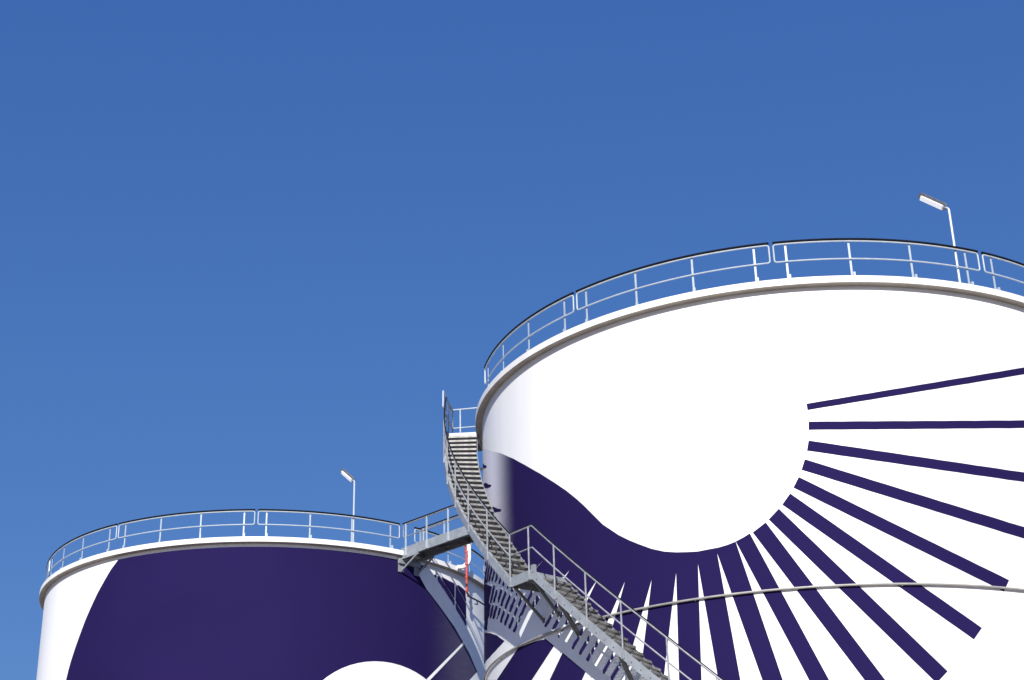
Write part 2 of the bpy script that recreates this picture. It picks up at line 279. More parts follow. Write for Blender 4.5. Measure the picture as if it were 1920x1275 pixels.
[-151.08,8.686],[-149.93,8.811],[-148.83,8.938],[-147.76,9.065],[-146.73,9.192],[-145.73,9.32],[-144.75,9.449],[-143.8,9.578],[-142.87,9.708],[-141.96,9.838],[-141.07,9.968],
[-140.2,10.099],[-139.34,10.231],[-138.5,10.363],[-137.67,10.495],[-136.86,10.628],[-136.06,10.761],[-135.27,10.895],[-134.49,11.029],[-133.71,11.164]],[[-138.76,11.689],
[-140.14,11.596],[-141.56,11.506],[-143.04,11.417],[-144.58,11.33],[-146.19,11.245],[-147.89,11.163],[-149.67,11.083],[-151.58,11.007],[-153.63,10.936],[-155.87,10.87],
[-158.36,10.812],[-161.22,10.765],[-164.67,10.736],[-169.37,10.747],[-177.45,10.865],[-176.56,10.642],[-177.11,10.467],[-163.98,10.059],[-161.29,10.131],[-158.97,10.213],
[-156.91,10.302],[-155.02,10.395],[-153.28,10.493],[-151.65,10.593],[-150.11,10.696],[-148.65,10.8],[-147.25,10.907],[-145.92,11.015],[-144.63,11.124],[-143.38,11.235],
[-142.18,11.347],[-141.01,11.46],[-139.87,11.574]],[[-145.06,12.143],[-146.79,12.069],[-148.62,11.997],[-150.57,11.93],[-152.66,11.867],[-154.94,11.812],[-157.48,11.764],
[-160.37,11.729],[-163.83,11.715],[-168.46,11.741],[-177.13,11.911],[-177.33,11.863],[-168.49,11.694],[-163.85,11.673],[-160.38,11.693],[-157.49,11.733],[-154.95,11.786],
[-152.67,11.847],[-150.58,11.915],[-148.63,11.987],[-146.8,12.064]]],"dabs":[[[-175.64,15.874],[-172.27,15.648],[-169.52,15.496],[-170.16,15.472],[-175.88,15.745]],
[[-176.8,15.366],[-170.41,15.097],[-168.17,14.948],[-165.5,14.806],[-166.35,14.793],[-169.29,14.906],[-177.04,15.293]],[[-167.51,14.32],[-164.23,14.197],[-162.23,14.067],
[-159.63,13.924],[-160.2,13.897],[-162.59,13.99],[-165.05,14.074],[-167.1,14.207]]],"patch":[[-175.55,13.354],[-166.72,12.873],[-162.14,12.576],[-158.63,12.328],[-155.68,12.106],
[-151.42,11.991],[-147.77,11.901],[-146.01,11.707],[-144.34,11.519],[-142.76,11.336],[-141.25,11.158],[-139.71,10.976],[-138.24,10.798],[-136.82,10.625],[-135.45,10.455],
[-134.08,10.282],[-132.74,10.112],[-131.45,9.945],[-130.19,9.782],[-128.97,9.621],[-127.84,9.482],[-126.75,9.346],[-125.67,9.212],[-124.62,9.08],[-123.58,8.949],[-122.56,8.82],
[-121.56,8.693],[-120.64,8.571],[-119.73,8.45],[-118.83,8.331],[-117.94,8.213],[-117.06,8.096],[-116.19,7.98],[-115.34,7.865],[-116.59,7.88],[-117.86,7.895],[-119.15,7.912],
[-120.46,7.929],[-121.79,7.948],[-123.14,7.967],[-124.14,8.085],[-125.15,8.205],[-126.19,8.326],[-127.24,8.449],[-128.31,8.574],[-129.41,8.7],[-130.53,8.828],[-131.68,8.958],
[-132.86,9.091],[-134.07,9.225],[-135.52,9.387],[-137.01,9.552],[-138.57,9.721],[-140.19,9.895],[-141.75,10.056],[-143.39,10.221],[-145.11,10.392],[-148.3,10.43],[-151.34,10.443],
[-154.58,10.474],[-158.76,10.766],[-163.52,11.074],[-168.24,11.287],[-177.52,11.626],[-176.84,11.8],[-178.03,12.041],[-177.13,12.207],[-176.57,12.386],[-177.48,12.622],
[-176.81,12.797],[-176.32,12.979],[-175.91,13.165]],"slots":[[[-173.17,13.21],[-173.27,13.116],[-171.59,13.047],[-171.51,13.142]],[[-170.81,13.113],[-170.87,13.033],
[-171.63,12.998],[-172.47,12.966],[-174.58,12.986],[-173.52,12.876],[-176.45,12.927],[-176.61,12.867],[-176.78,12.807],[-176.97,12.748],[-177.19,12.689],[-177.43,12.632],
[-177.73,12.577],[-178.15,12.527],[-176.53,12.399],[-176.7,12.339],[-176.88,12.279],[-177.08,12.221],[-177.31,12.163],[-177.57,12.107],[-177.91,12.054],[-178.56,12.012],
[-176.62,11.875],[-176.79,11.816],[-176.98,11.758],[-177.19,11.7],[-175.2,11.6],[-171.37,11.465],[-171.35,11.492],[-171.3,11.554],[-170.58,11.593],[-170.54,11.655],
[-169.89,11.695],[-168.75,11.718],[-168.21,11.762],[-168.17,11.824],[-167.66,11.869],[-167.17,11.915],[-169.08,12.051],[-168.52,12.094],[-167.99,12.138],[-167.49,12.183],
[-167.0,12.229],[-166.54,12.275],[-166.09,12.322],[-172.77,12.648],[-171.89,12.679],[-171.84,12.743],[-171.06,12.778],[-171.01,12.841],[-170.32,12.879],[-169.67,12.918],
[-169.63,12.982],[-169.58,13.062]],[[-168.54,12.953],[-169.11,12.896],[-169.71,12.855],[-170.36,12.815],[-170.41,12.751],[-171.11,12.714],[-171.89,12.679],[-171.93,12.626],
[-170.53,12.571],[-169.88,12.6],[-169.27,12.641],[-168.7,12.683],[-168.66,12.747],[-168.12,12.79],[-167.6,12.834],[-167.56,12.913]],[[-166.69,12.826],[-167.17,12.765],
[-167.67,12.72],[-168.18,12.675],[-168.73,12.632],[-169.3,12.59],[-169.32,12.562],[-167.79,12.501],[-167.77,12.529],[-166.83,12.557],[-166.8,12.62],[-165.93,12.65],[-165.5,12.698],
[-165.86,12.792]],[[-164.74,12.67],[-165.15,12.606],[-165.57,12.558],[-166.41,12.527],[-166.45,12.449],[-165.64,12.417],[-164.84,12.465],[-164.44,12.514],[-163.72,12.549],
[-164.03,12.641]],[[-163.05,12.513],[-163.42,12.448],[-163.78,12.398],[-164.16,12.346],[-163.47,12.32],[-162.47,12.347],[-162.14,12.398],[-162.11,12.475]],[[-160.96,12.342],
[-161.57,12.287],[-161.9,12.221],[-161.02,12.187],[-160.43,12.243],[-160.4,12.32]],[[-159.37,12.179],[-159.92,12.123],[-159.67,12.085],[-158.89,12.056],[-158.88,12.083],
[-158.6,12.15]],[[-164.91,12.304],[-165.72,12.256],[-166.15,12.209],[-166.6,12.162],[-167.06,12.115],[-167.55,12.07],[-168.06,12.025],[-167.61,11.967],[-166.72,11.934],
[-166.7,11.974],[-165.84,12.005],[-165.42,12.053],[-165.01,12.101],[-164.61,12.15],[-164.23,12.199],[-163.84,12.263]],[[-157.66,12.015],[-157.69,11.949],[-156.99,11.923],
[-156.96,11.989]],[[-155.64,11.903],[-156.11,11.843],[-155.9,11.808],[-155.04,11.777],[-155.03,11.804],[-155.21,11.887]],[[-160.79,12.057],[-161.39,12.002],[-161.71,11.951],
[-162.34,11.912],[-162.37,11.85],[-162.39,11.798],[-161.78,11.776],[-161.47,11.817],[-160.87,11.857],[-160.56,11.908],[-159.99,11.95],[-159.96,12.026]],[[-163.22,12.137],
[-163.92,12.085],[-164.3,12.036],[-165.06,12.001],[-165.47,11.953],[-165.49,11.913],[-164.38,11.872],[-164.01,11.898],[-163.64,11.948],[-162.95,11.985],[-162.61,12.035],
[-162.57,12.113]],[[-148.94,11.589],[-149.3,11.527],[-149.83,11.484],[-150.19,11.437],[-150.04,11.381],[-149.53,11.364],[-149.34,11.408],[-148.83,11.45],[-148.48,11.498],
[-148.45,11.572]],[[-158.69,11.928],[-159.22,11.871],[-159.77,11.829],[-160.33,11.787],[-160.63,11.736],[-160.94,11.685],[-160.95,11.658],[-160.12,11.628],[-159.84,11.645],
[-159.55,11.697],[-159.01,11.739],[-158.49,11.782],[-157.98,11.825],[-157.95,11.901]],[[-154.02,11.72],[-154.05,11.655],[-153.45,11.634],[-153.43,11.699]],[[-156.58,11.776],
[-157.3,11.726],[-157.79,11.682],[-158.3,11.638],[-158.81,11.595],[-158.84,11.52],[-158.1,11.493],[-157.6,11.552],[-157.11,11.596],[-156.63,11.64],[-156.16,11.685],
[-156.14,11.76]],[[-147.38,11.427],[-147.56,11.359],[-147.59,11.3],[-147.61,11.227],[-147.3,11.217],[-146.81,11.274],[-146.49,11.323],[-146.92,11.411]],[[-154.88,11.641],
[-155.33,11.581],[-155.78,11.536],[-156.46,11.499],[-156.7,11.446],[-156.96,11.379],[-156.29,11.355],[-155.61,11.407],[-155.16,11.453],[-154.93,11.506],[-154.29,11.544],
[-154.26,11.619]],[[-152.51,11.557],[-152.92,11.495],[-153.32,11.449],[-153.35,11.375],[-152.97,11.361],[-152.37,11.416],[-151.98,11.463],[-152.14,11.543]],[[-148.21,11.336],
[-148.72,11.279],[-148.58,11.212],[-147.94,11.19],[-147.92,11.252],[-147.9,11.325]],[[-150.92,11.38],[-151.48,11.324],[-151.86,11.277],[-152.25,11.23],[-152.83,11.19],
[-153.24,11.143],[-153.25,11.117],[-152.87,11.104],[-152.67,11.124],[-151.72,11.152],[-151.34,11.199],[-150.96,11.247],[-150.42,11.288],[-150.57,11.368]],[[-142.14,11.077],
[-142.57,11.018],[-142.32,10.961],[-141.92,10.949],[-141.77,10.993],[-141.88,11.069]],[[-165.9,11.883],[-166.77,11.836],[-167.7,11.807],[-167.73,11.744],[-168.25,11.7],
[-168.28,11.635],[-167.34,11.601],[-166.44,11.634],[-166.0,11.681],[-165.58,11.729],[-165.16,11.777],[-165.13,11.854]],[[-163.72,11.777],[-164.44,11.725],[-165.21,11.69],
[-165.62,11.642],[-166.05,11.594],[-166.07,11.542],[-164.92,11.501],[-164.18,11.527],[-163.81,11.576],[-163.44,11.626],[-162.77,11.664],[-162.73,11.74]],[[-154.14,11.395],
[-154.57,11.335],[-155.01,11.289],[-154.82,11.219],[-154.42,11.205],[-153.99,11.254],[-153.57,11.3],[-153.55,11.374]],[[-161.54,11.647],[-162.17,11.592],[-162.5,11.542],
[-162.84,11.491],[-163.52,11.451],[-162.87,11.428],[-162.22,11.469],[-161.3,11.499],[-160.99,11.55],[-160.68,11.616]],[[-159.63,11.515],[-160.19,11.459],[-160.76,11.417],
[-161.07,11.366],[-161.38,11.315],[-161.1,11.278],[-160.54,11.259],[-160.26,11.276],[-159.97,11.327],[-159.42,11.37],[-158.89,11.413],[-158.86,11.488]],[[-143.14,10.957],
[-143.17,10.871],[-142.76,10.858],[-142.73,10.944]],[[-141.04,10.856],[-141.19,10.789],[-141.21,10.729],[-140.96,10.722],[-140.68,10.773],[-140.65,10.845]],[[-157.67,11.372],
[-158.17,11.314],[-158.69,11.27],[-159.21,11.227],[-159.24,11.152],[-158.49,11.126],[-157.98,11.184],[-157.48,11.228],[-157.0,11.273],[-156.74,11.34]],[[-143.72,10.881],
[-144.17,10.823],[-144.61,10.778],[-145.06,10.734],[-145.37,10.685],[-145.23,10.655],[-144.8,10.642],[-144.65,10.663],[-144.07,10.703],[-143.77,10.752],[-143.34,10.797],
[-143.31,10.868]],[[-155.67,11.229],[-156.13,11.169],[-156.6,11.125],[-157.3,11.088],[-157.33,11.013],[-156.42,10.983],[-155.96,11.042],[-155.51,11.087],[-155.07,11.133],
[-155.04,11.207]],[[-152.86,11.109],[-153.47,11.054],[-153.48,11.028],[-153.09,11.015],[-152.89,11.035],[-152.49,11.096]],[[-142.14,10.727],[-142.56,10.668],[-142.99,10.623],
[-143.28,10.574],[-143.43,10.542],[-143.02,10.529],[-142.47,10.55],[-142.05,10.595],[-141.64,10.64],[-141.74,10.715]],[[-139.84,10.647],[-140.11,10.583],[-140.0,10.555],
[-139.63,10.544],[-139.49,10.565],[-139.59,10.639]],[[-154.06,11.065],[-154.49,11.004],[-154.92,10.959],[-155.57,10.92],[-155.38,10.863],[-154.75,10.842],[-154.33,10.879],
[-153.91,10.925],[-153.69,10.978],[-153.66,11.052]],[[-140.66,10.498],[-141.19,10.44],[-140.81,10.429],[-140.28,10.487]],[[-136.46,10.366],[-136.83,10.306],[-136.97,10.253],
[-136.86,10.226],[-136.52,10.216],[-136.39,10.238],[-136.14,10.287],[-136.12,10.357]],[[-142.0,10.388],[-141.89,10.323],[-141.5,10.311],[-141.48,10.373]],[[-135.06,10.181],
[-135.42,10.121],[-135.33,10.06],[-135.0,10.051],[-134.86,10.106],[-134.84,10.175]],[[-137.33,10.22],[-137.83,10.164],[-138.32,10.121],[-138.58,10.071],[-138.84,10.022],
[-138.62,9.979],[-138.38,9.973],[-138.25,10.005],[-137.87,10.052],[-137.5,10.098],[-137.13,10.145],[-136.87,10.208]],[[-147.4,10.505],[-149.02,10.468],[-148.53,10.453],
[-146.49,10.476]],[[-133.47,10.027],[-133.82,9.967],[-133.85,9.898],[-133.53,9.89],[-133.18,9.95],[-133.26,10.021]],[[-135.89,10.079],[-136.25,10.019],[-136.61,9.973],
[-136.98,9.926],[-137.23,9.877],[-137.25,9.83],[-136.79,9.818],[-136.54,9.859],[-136.18,9.905],[-135.82,9.952],[-135.47,9.998],[-135.55,10.07]],[[-134.28,9.914],[-134.63,9.854],
[-134.66,9.798],[-134.67,9.774],[-134.34,9.766],[-134.33,9.79],[-133.98,9.837],[-134.06,9.908]],[[-135.09,9.812],[-135.45,9.752],[-135.81,9.705],[-135.6,9.653],[-135.27,9.645],
[-135.03,9.685],[-134.79,9.735],[-134.87,9.806]],[[-130.59,9.678],[-130.92,9.617],[-130.84,9.569],[-130.54,9.562],[-130.32,9.603],[-130.39,9.673]],[[-131.24,9.583],[-131.58,9.523],
[-131.91,9.476],[-132.24,9.429],[-132.57,9.382],[-132.5,9.312],[-132.29,9.307],[-131.85,9.365],[-131.62,9.414],[-131.29,9.461],[-130.97,9.508],[-131.04,9.578]],[[-129.37,9.484],
[-129.41,9.404],[-129.02,9.395],[-129.08,9.478]],[[-129.7,9.415],[-130.12,9.357],[-130.44,9.31],[-130.77,9.263],[-131.09,9.216],[-131.02,9.147],[-130.72,9.14],[-130.39,9.2],
[-130.07,9.247],[-129.75,9.294],[-129.43,9.342],[-129.5,9.411]]]},"T2":{"sw":[[-118.79,17.117],[-119.08,17.072],[-119.37,17.027],[-119.59,16.989],[-119.81,16.959],[-120.1,16.914],
[-122.2,16.602],[-124.18,16.272],[-126.22,15.911],[-128.11,15.515],[-129.72,15.164],[-131.32,14.747],[-132.8,14.363],[-134.11,13.976],[-134.9,13.695],[-135.48,13.426],
[-135.89,12.856],[-135.66,12.522],[-135.44,12.191],[-134.74,11.852],[-134.07,11.515],[-133.41,11.182],[-131.97,10.785],[-130.61,10.394],[-129.3,10.008],[-127.17,9.614],
[-125.17,9.228],[-123.27,8.849],[-121.05,8.551],[-118.94,8.258],[-116.92,7.97],[-114.97,7.687],[-113.1,7.407],[-110.29,7.21],[-107.58,7.017],[-104.98,6.827],[-102.44,6.641],
[-99.98,6.458],[-97.62,6.376],[-95.3,6.295],[-93.01,6.216],[-90.75,6.139],[-88.51,6.062],[-86.28,5.987],[-84.07,5.913],[-81.86,5.84],[-79.67,5.825],[-77.47,5.811],[-75.26,5.798],
[-73.04,5.786],[-70.79,5.775],[-68.51,5.765],[-66.21,5.756],[-63.86,5.748],[-61.46,5.741],[-59.0,5.735],[-56.47,5.731],[-53.82,5.807],[-51.05,5.885],[-48.16,5.966],[-45.12,6.05],
[-41.88,6.138],[-38.39,6.23],[-34.59,6.329],[-30.32,6.435],[-25.38,6.552],[-19.22,6.687],[-9.84,6.867],[-9.64,7.196],[-9.44,7.527],[-9.23,7.86],[-9.02,8.196],[-8.8,8.533],
[-8.57,8.873],[-8.34,9.215],[-8.1,9.56],[-7.85,9.907],[-7.59,10.256],[-7.32,10.608],[-7.04,10.963],[-6.75,11.32],[-6.45,11.68],[-6.13,12.043],[-5.79,12.408],[-5.44,12.777],
[-5.06,13.15],[-4.65,13.526],[-4.2,13.905],[-3.71,14.289],[-3.16,14.678],[-2.51,15.073],[-1.69,15.477],[-0.44,15.9],[-1.27,16.254],[-1.86,16.617],[-0.73,17.045],[-1.46,17.406],
[0.14,17.86],[-17.14,17.201],[-24.93,16.925],[-30.21,16.929],[-34.74,16.964],[-38.78,17.02],[-43.35,16.995],[-47.53,16.99],[-51.44,17.0],[-54.4,16.997],[-57.26,17.001],
[-60.02,17.012],[-62.75,16.999],[-65.42,16.991],[-68.04,16.99],[-70.6,16.993],[-73.14,17.001],[-75.65,17.002],[-78.15,17.006],[-80.63,17.016],[-83.11,17.03],[-85.55,17.03],
[-87.99,17.035],[-90.45,17.045],[-92.93,17.059],[-95.44,17.078],[-97.94,17.068],[-100.49,17.062],[-103.08,17.062],[-105.75,17.067],[-108.49,17.078],[-111.75,17.081],
[-115.17,17.093]],"c":[[-31.59,11.492],[-31.8,11.224],[-32.36,10.955],[-33.26,10.686],[-34.47,10.423],[-35.92,10.17],[-37.59,9.929],[-39.44,9.704],[-41.41,9.498],[-43.48,9.314],
[-45.61,9.152],[-47.79,9.015],[-49.98,8.904],[-52.18,8.819],[-54.34,8.761],[-56.48,8.73],[-58.56,8.727],[-60.57,8.75],[-62.51,8.799],[-64.35,8.874],[-66.09,8.973],[-67.72,9.095],
[-69.22,9.24],[-70.59,9.404],[-71.81,9.586],[-72.87,9.785],[-73.76,9.998],[-74.49,10.222],[-75.03,10.457],[-75.38,10.698],[-75.54,10.943],[-75.51,11.19],[-75.29,11.436],
[-74.87,11.679],[-74.26,11.916],[-73.46,12.144],[-72.48,12.362],[-71.33,12.567],[-70.01,12.757],[-68.53,12.93],[-66.91,13.085],[-65.16,13.22],[-63.29,13.334],[-61.31,13.425],
[-59.24,13.494],[-57.1,13.538],[-54.89,13.559],[-52.63,13.555],[-50.36,13.527],[-48.07,13.474],[-45.81,13.397],[-43.6,13.296],[-41.45,13.173],[-39.42,13.027],[-37.54,12.859],
[-35.84,12.672],[-34.37,12.466],[-33.17,12.242],[-32.29,12.004],[-31.76,11.753]],"w":[[[-14.62,15.954],[-19.2,15.606],[-22.88,15.296],[-26.05,15.009],[-28.87,14.738],
[-31.43,14.479],[-33.8,14.23],[-36.02,13.99],[-38.11,13.756],[-40.09,13.529],[-41.98,13.308],[-43.8,13.091],[-45.54,12.878],[-47.22,12.67],[-48.85,12.465],[-50.44,12.264],
[-51.98,12.066],[-53.48,11.871],[-54.94,11.678],[-56.37,11.488],[-54.47,11.557],[-53.02,11.752],[-51.54,11.95],[-50.01,12.151],[-48.45,12.355],[-46.84,12.563],[-45.17,12.774],
[-43.45,12.989],[-41.66,13.209],[-39.79,13.433],[-37.83,13.663],[-35.76,13.899],[-33.57,14.142],[-31.23,14.393],[-28.69,14.654],[-25.9,14.927],[-22.78,15.216],[-19.15,15.528],
[-14.64,15.876]],[[-15.13,14.475],[-19.55,14.138],[-23.15,13.833],[-26.26,13.549],[-29.03,13.279],[-31.56,13.02],[-33.9,12.77],[-36.08,12.527],[-38.15,12.292],[-34.84,12.36],
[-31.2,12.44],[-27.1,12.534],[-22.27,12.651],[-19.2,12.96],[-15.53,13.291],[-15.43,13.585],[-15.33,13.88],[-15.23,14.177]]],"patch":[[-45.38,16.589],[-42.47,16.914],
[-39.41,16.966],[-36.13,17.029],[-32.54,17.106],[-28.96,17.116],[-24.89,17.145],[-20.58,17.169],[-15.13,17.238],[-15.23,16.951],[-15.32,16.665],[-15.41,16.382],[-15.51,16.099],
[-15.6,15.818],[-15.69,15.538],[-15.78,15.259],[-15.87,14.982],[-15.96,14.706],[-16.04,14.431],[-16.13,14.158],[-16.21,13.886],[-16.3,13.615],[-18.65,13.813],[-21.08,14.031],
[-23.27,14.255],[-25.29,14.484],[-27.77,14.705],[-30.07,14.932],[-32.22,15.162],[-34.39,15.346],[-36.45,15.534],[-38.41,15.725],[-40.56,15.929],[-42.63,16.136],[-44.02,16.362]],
"slots":[[[-40.01,16.677],[-39.82,16.587],[-39.26,16.603],[-39.45,16.693]],[[-38.88,16.656],[-38.88,16.547],[-38.49,16.469],[-37.72,16.403],[-37.13,16.332],[-36.32,16.267],
[-35.71,16.196],[-35.09,16.126],[-34.46,16.056],[-33.61,15.993],[-32.95,15.924],[-32.73,15.874],[-32.28,15.887],[-32.28,15.944],[-32.27,16.033],[-32.72,16.108],[-33.38,16.177],
[-34.02,16.246],[-34.66,16.316],[-35.29,16.386],[-36.11,16.45],[-36.72,16.521],[-37.52,16.586],[-38.1,16.679]],[[-37.32,16.667],[-36.92,16.568],[-36.32,16.497],[-35.7,16.427],
[-34.87,16.363],[-34.24,16.293],[-33.59,16.224],[-32.94,16.155],[-32.72,16.122],[-32.27,16.136],[-32.26,16.175],[-32.26,16.264],[-32.25,16.353],[-32.24,16.443],[-32.24,16.532],
[-32.46,16.615],[-34.65,16.636],[-36.92,16.678]],[[-31.31,16.583],[-30.61,16.494],[-29.89,16.427],[-29.16,16.361],[-28.41,16.295],[-27.9,16.221],[-27.39,16.163],[-26.85,16.18],
[-26.84,16.255],[-27.1,16.337],[-27.09,16.427],[-27.08,16.518],[-28.38,16.565],[-30.36,16.613]],[[-31.78,16.532],[-31.79,16.421],[-31.8,16.332],[-31.8,16.242],[-31.81,16.153],
[-31.81,16.064],[-31.36,15.989],[-30.66,15.922],[-29.95,15.855],[-29.22,15.788],[-28.47,15.722],[-27.71,15.656],[-27.45,15.59],[-26.92,15.606],[-26.91,15.681],[-26.9,15.77],
[-26.89,15.86],[-26.88,15.949],[-26.87,16.039],[-27.12,16.121],[-27.91,16.185],[-28.41,16.259],[-29.16,16.325],[-29.9,16.391],[-30.62,16.458],[-31.32,16.547]],[[-31.82,15.961],
[-31.83,15.851],[-31.61,15.769],[-30.91,15.701],[-30.21,15.634],[-29.49,15.567],[-28.75,15.501],[-27.99,15.435],[-27.48,15.358],[-26.95,15.374],[-26.94,15.467],[-27.19,15.548],
[-27.71,15.621],[-28.48,15.686],[-29.22,15.752],[-29.95,15.819],[-30.66,15.886],[-31.36,15.975]]]}}

# ---------------- ground ----------------
bm = bm_new(); boxb(bm, (0, 1500, -.25), X, Y, Z, 8000, 8000, .5)
tag(obj('ground', bm, GROUND, smooth=False), kind='structure')

# ---------------- tanks ----------------
def rail_section(tank, a0, span, rad, H, FT, offs=(1.9, 11.9, 21.9, 32.0)):
    a1 = a0 + span; zt = H+1.072; zm = H+.645
    cz = lambda z: (lambda t: z)
    bm = bm_new()
    loop = arc(a0, a1, rad, cz(zt), 34)
    low = arc(a1, a0, rad, cz(zm), 34)
    path = loop + low
    # rounded ends: the top tube bends down and returns as the middle tube
    pts = []
    for p in fillet([loop[-2], loop[-1], low[0], low[1]], .07): pts.append(p)
    endA = pts
    endB = list(fillet([low[-2], low[-1], loop[0], loop[1]], .07))
    full = loop[1:-1] + endA[1:-1] + low[1:-1] + endB[1:-1]
    tube(bm, full, .018, 8, closed=True)
    sec = obj('guard_rail', bm, RAIL, tank)
    bm = bm_new(); tube(bm, arc(a0-.05, a1+.05, rad, cz(H+1.118), 34), .030, 8)
    obj('rail_cap', bm, DARK, sec)
    for o in offs:
        th = a0 + o; bm = bm_new(); e = pol(th, 1, 0); t = Vector((-e.y, e.x, 0))
        boxb(bm, pol(th, rad-.03, H+FT+.46), e, t, Z, .012, .045, .92)
        boxb(bm, pol(th+.25, rad+.03, H+FT+.08), e, t, Z, .05, .045, .13)
        boxb(bm, pol(th, rad-.03, H+FT+.006), e, t, Z, .1, .12, .012)
        obj('guard_post', bm, POST, sec, smooth=False)

def tank(cx, cy, Rw, Rr, H, label, sections, rrail, FT, RD):
    t = empty('storage_tank', (cx, cy, 0), label, 'storage tank', 'cylindrical storage tanks')
    bm = bm_new(); zs = [0, 2, 4, 6, 8, 10, 12, 14, 16, H-.001]
    lathe(bm, [(Rw, z) for z in zs]); obj('wall', bm, WHITE, t)
    bm = bm_new()
    lathe(bm, [(Rw+.03, H+.004), (Rr, H+.004), (Rr, H+FT-.006), (Rr-.006, H+FT), (Rw-.9, H+FT), (Rw-.9, H+FT-.02), (Rw+.03, H+FT-.02)], closed=True)
    rf = obj('rim_flange', bm, FLANGE, t)
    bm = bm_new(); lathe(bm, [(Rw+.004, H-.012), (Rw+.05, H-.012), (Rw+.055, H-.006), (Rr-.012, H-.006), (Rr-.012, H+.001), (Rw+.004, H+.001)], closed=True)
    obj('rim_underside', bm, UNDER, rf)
    bm = bm_new()
    lathe(bm, [(Rw-.88, H+FT-.03), (Rw*.6, H+.42), (Rw*.3, H+.62), (.25, H+.7)]); obj('roof', bm, ROOF, t)
    for s in sections: rail_section(t, s, 34.4, rrail, H-RD, FT+RD)
    return t
T1 = tank(X1, Y1, RW1, RR1, H1, 'large white storage tank in front on the right, painted with radiating purple bars', SEC1, 7.80, .16, 0)
T2 = tank(X2, Y2, RW2, RR2, H2, 'white storage tank at lower left behind the stairs, mostly covered in dark purple', SEC2, 7.72, .16, .045)
ss = lambda a, b, x: (lambda t: t*t*(3-2*t))(max(0, min(1, (x-a)/(b-a))))
cov = lambda th, z: max(ss(-171, -149, th), 1-ss(12.3, 13.4, z))
paint_obj('painted_swoosh', DEC['T1']['sw'], RW1, .004, H1-.105, SPRAY, T1, cov)
for p in DEC['T1']['bars']: paint_obj('painted_bar', p, RW1, .004, H1-.105, PURPLE, T1)
for p in DEC['T1']['w']: paint_obj('painted_wedge', p, RW1, .008, H1-.105, WEDGE, T1)
paint_obj('shadow_shaped_patch', DEC['T1']['patch'], RW1, .011, H1-.105, WHITE, T1)  # white gap in the mural, shaped to the stair's cast shadow
for p in DEC['T1']['slots']: paint_obj('sunlit_slot_paint', p, RW1, .014, H1-.105, PURPLE, T1)  # purple laid over the spots where sun falls between the treads
paint_obj('shadow_shaped_patch', DEC['T2']['patch'], RW2, .011, H2-.11, WHITE, T2)  # white area drawn round the footbridge shadow on this wall
for p in DEC['T2']['slots']: paint_obj('sunlit_slot_paint', p, RW2, .014, H2-.11, PURPLE, T2)  # purple traced over the sunlit gaps beside the bridge shadow
paint_obj('painted_swoosh', DEC['T2']['sw'], RW2, .004, H2-.11, SPRAY, T2, lambda th, z: 1-.25*ss(-58, -25, th))
for p in DEC['T1']['dabs']: paint_obj('painted_dab', p, RW1, .008, H1-.105, PURPLE, T1)
paint_obj('painted_disc', DEC['T2']['c'], RW2, .008, H2-.105, WEDGE, T2)
for p in DEC['T2']['w']: paint_obj('painted_wedge', p, RW2, .008, H2-.105, WEDGE, T2)
# ring pipe held off the near tank's wall
bm = bm_new(); tube(bm, [pol(a*1.5, RW1+.045, 10.475) for a in range(240)], .025, 10, closed=True)
rp = obj('ring_pipe', bm, RING, T1)
for k in range(24):
    th = k*15+4; bm = bm_new(); e = pol(th, 1, 0); tt = Vector((-e.y, e.x, 0))
    boxb(bm, pol(th, RW1+.02, 10.455), e, tt, Z, .04, .02, .03); obj('pipe_bracket', bm, RING, rp, smooth=False)

# ---------------- staircase round the near tank ----------------
st = empty('spiral_staircase', (X1, Y1, 0), 'grey galvanised open tread staircase curving down round the left side of the near tank', 'staircase')
RI, RO = 7.93, 8.76
TH0, THL, THR = -183.8, -144.5, -139.4           # top of flight, landing left and right edges
ZT, ZL = 17.15, 11.53
up_z = lambda th: ZL + (THL-th)*(ZT-ZL)/(THL-TH0)
lo_z = lambda th: ZL - (th-THR)*.140
THB = THR + (ZL-.1)/.140
def stringer(th0, th1, r, zf, n, th=.014):
    bm = bm_new(); ribbon(bm, th0, th1, [(r-th/2, -.175), (r+th/2, -.175), (r+th/2, .025), (r-th/2, .025)], n, zf)
    if r > 8.3:      # flanges of the channel
        ribbon(bm, th0, th1, [(r-.06, -.185), (r+th/2, -.185), (r+th/2, -.175), (r-.06, -.175)], n, zf)
        ribbon(bm, th0, th1, [(r-.06, .025), (r+th/2, .025), (r+th/2, .035), (r-.06, .035)], n, zf)
    return obj('stringer', bm, PLATE, st)
s1 = stringer(TH0-.3, THL, RO, up_z, 40); s2 = stringer(THR, THB, RO, lo_z, 90)
stringer(TH0, THL, RI, up_z, 40); stringer(THR, THB, RI, lo_z, 90)
for k in range(30):
    th = THR + .8 + 1.29*k; bm = bm_new()
    for dz in (-.09,): boxb(bm, pol(th, RO+.012, lo_z(th)+dz), pol(th, 1, 0), Vector((-math.sin(R(th)), math.cos(R(th)), 0)), Z, .012, .022, .022)
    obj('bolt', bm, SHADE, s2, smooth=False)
def tread_mesh():
    bm = bm_new(); L = RO-RI-.04; cx = (RO+RI)/2
    boxb(bm, (cx, .112, -.022), X, Y, Z, L, .012, .048)       # nosing, the lower side of a step
    boxb(bm, (cx, -.115, -.02), X, Y, Z, L, .006, .04)
    for k in range(6): boxb(bm, (cx, -.09+.036*k, -.018), X, Y, Z, L, .005, .03)
    for k in range(9): boxb(bm, (RI+.06+k*(L-.08)/8, -.002, -.012), X, Y, Z, .006, .218, .012)
    for x in (RI+.026, RO-.026): boxb(bm, (x, 0, -.03), X, Y, Z, .008, .23, .06)
    return bm
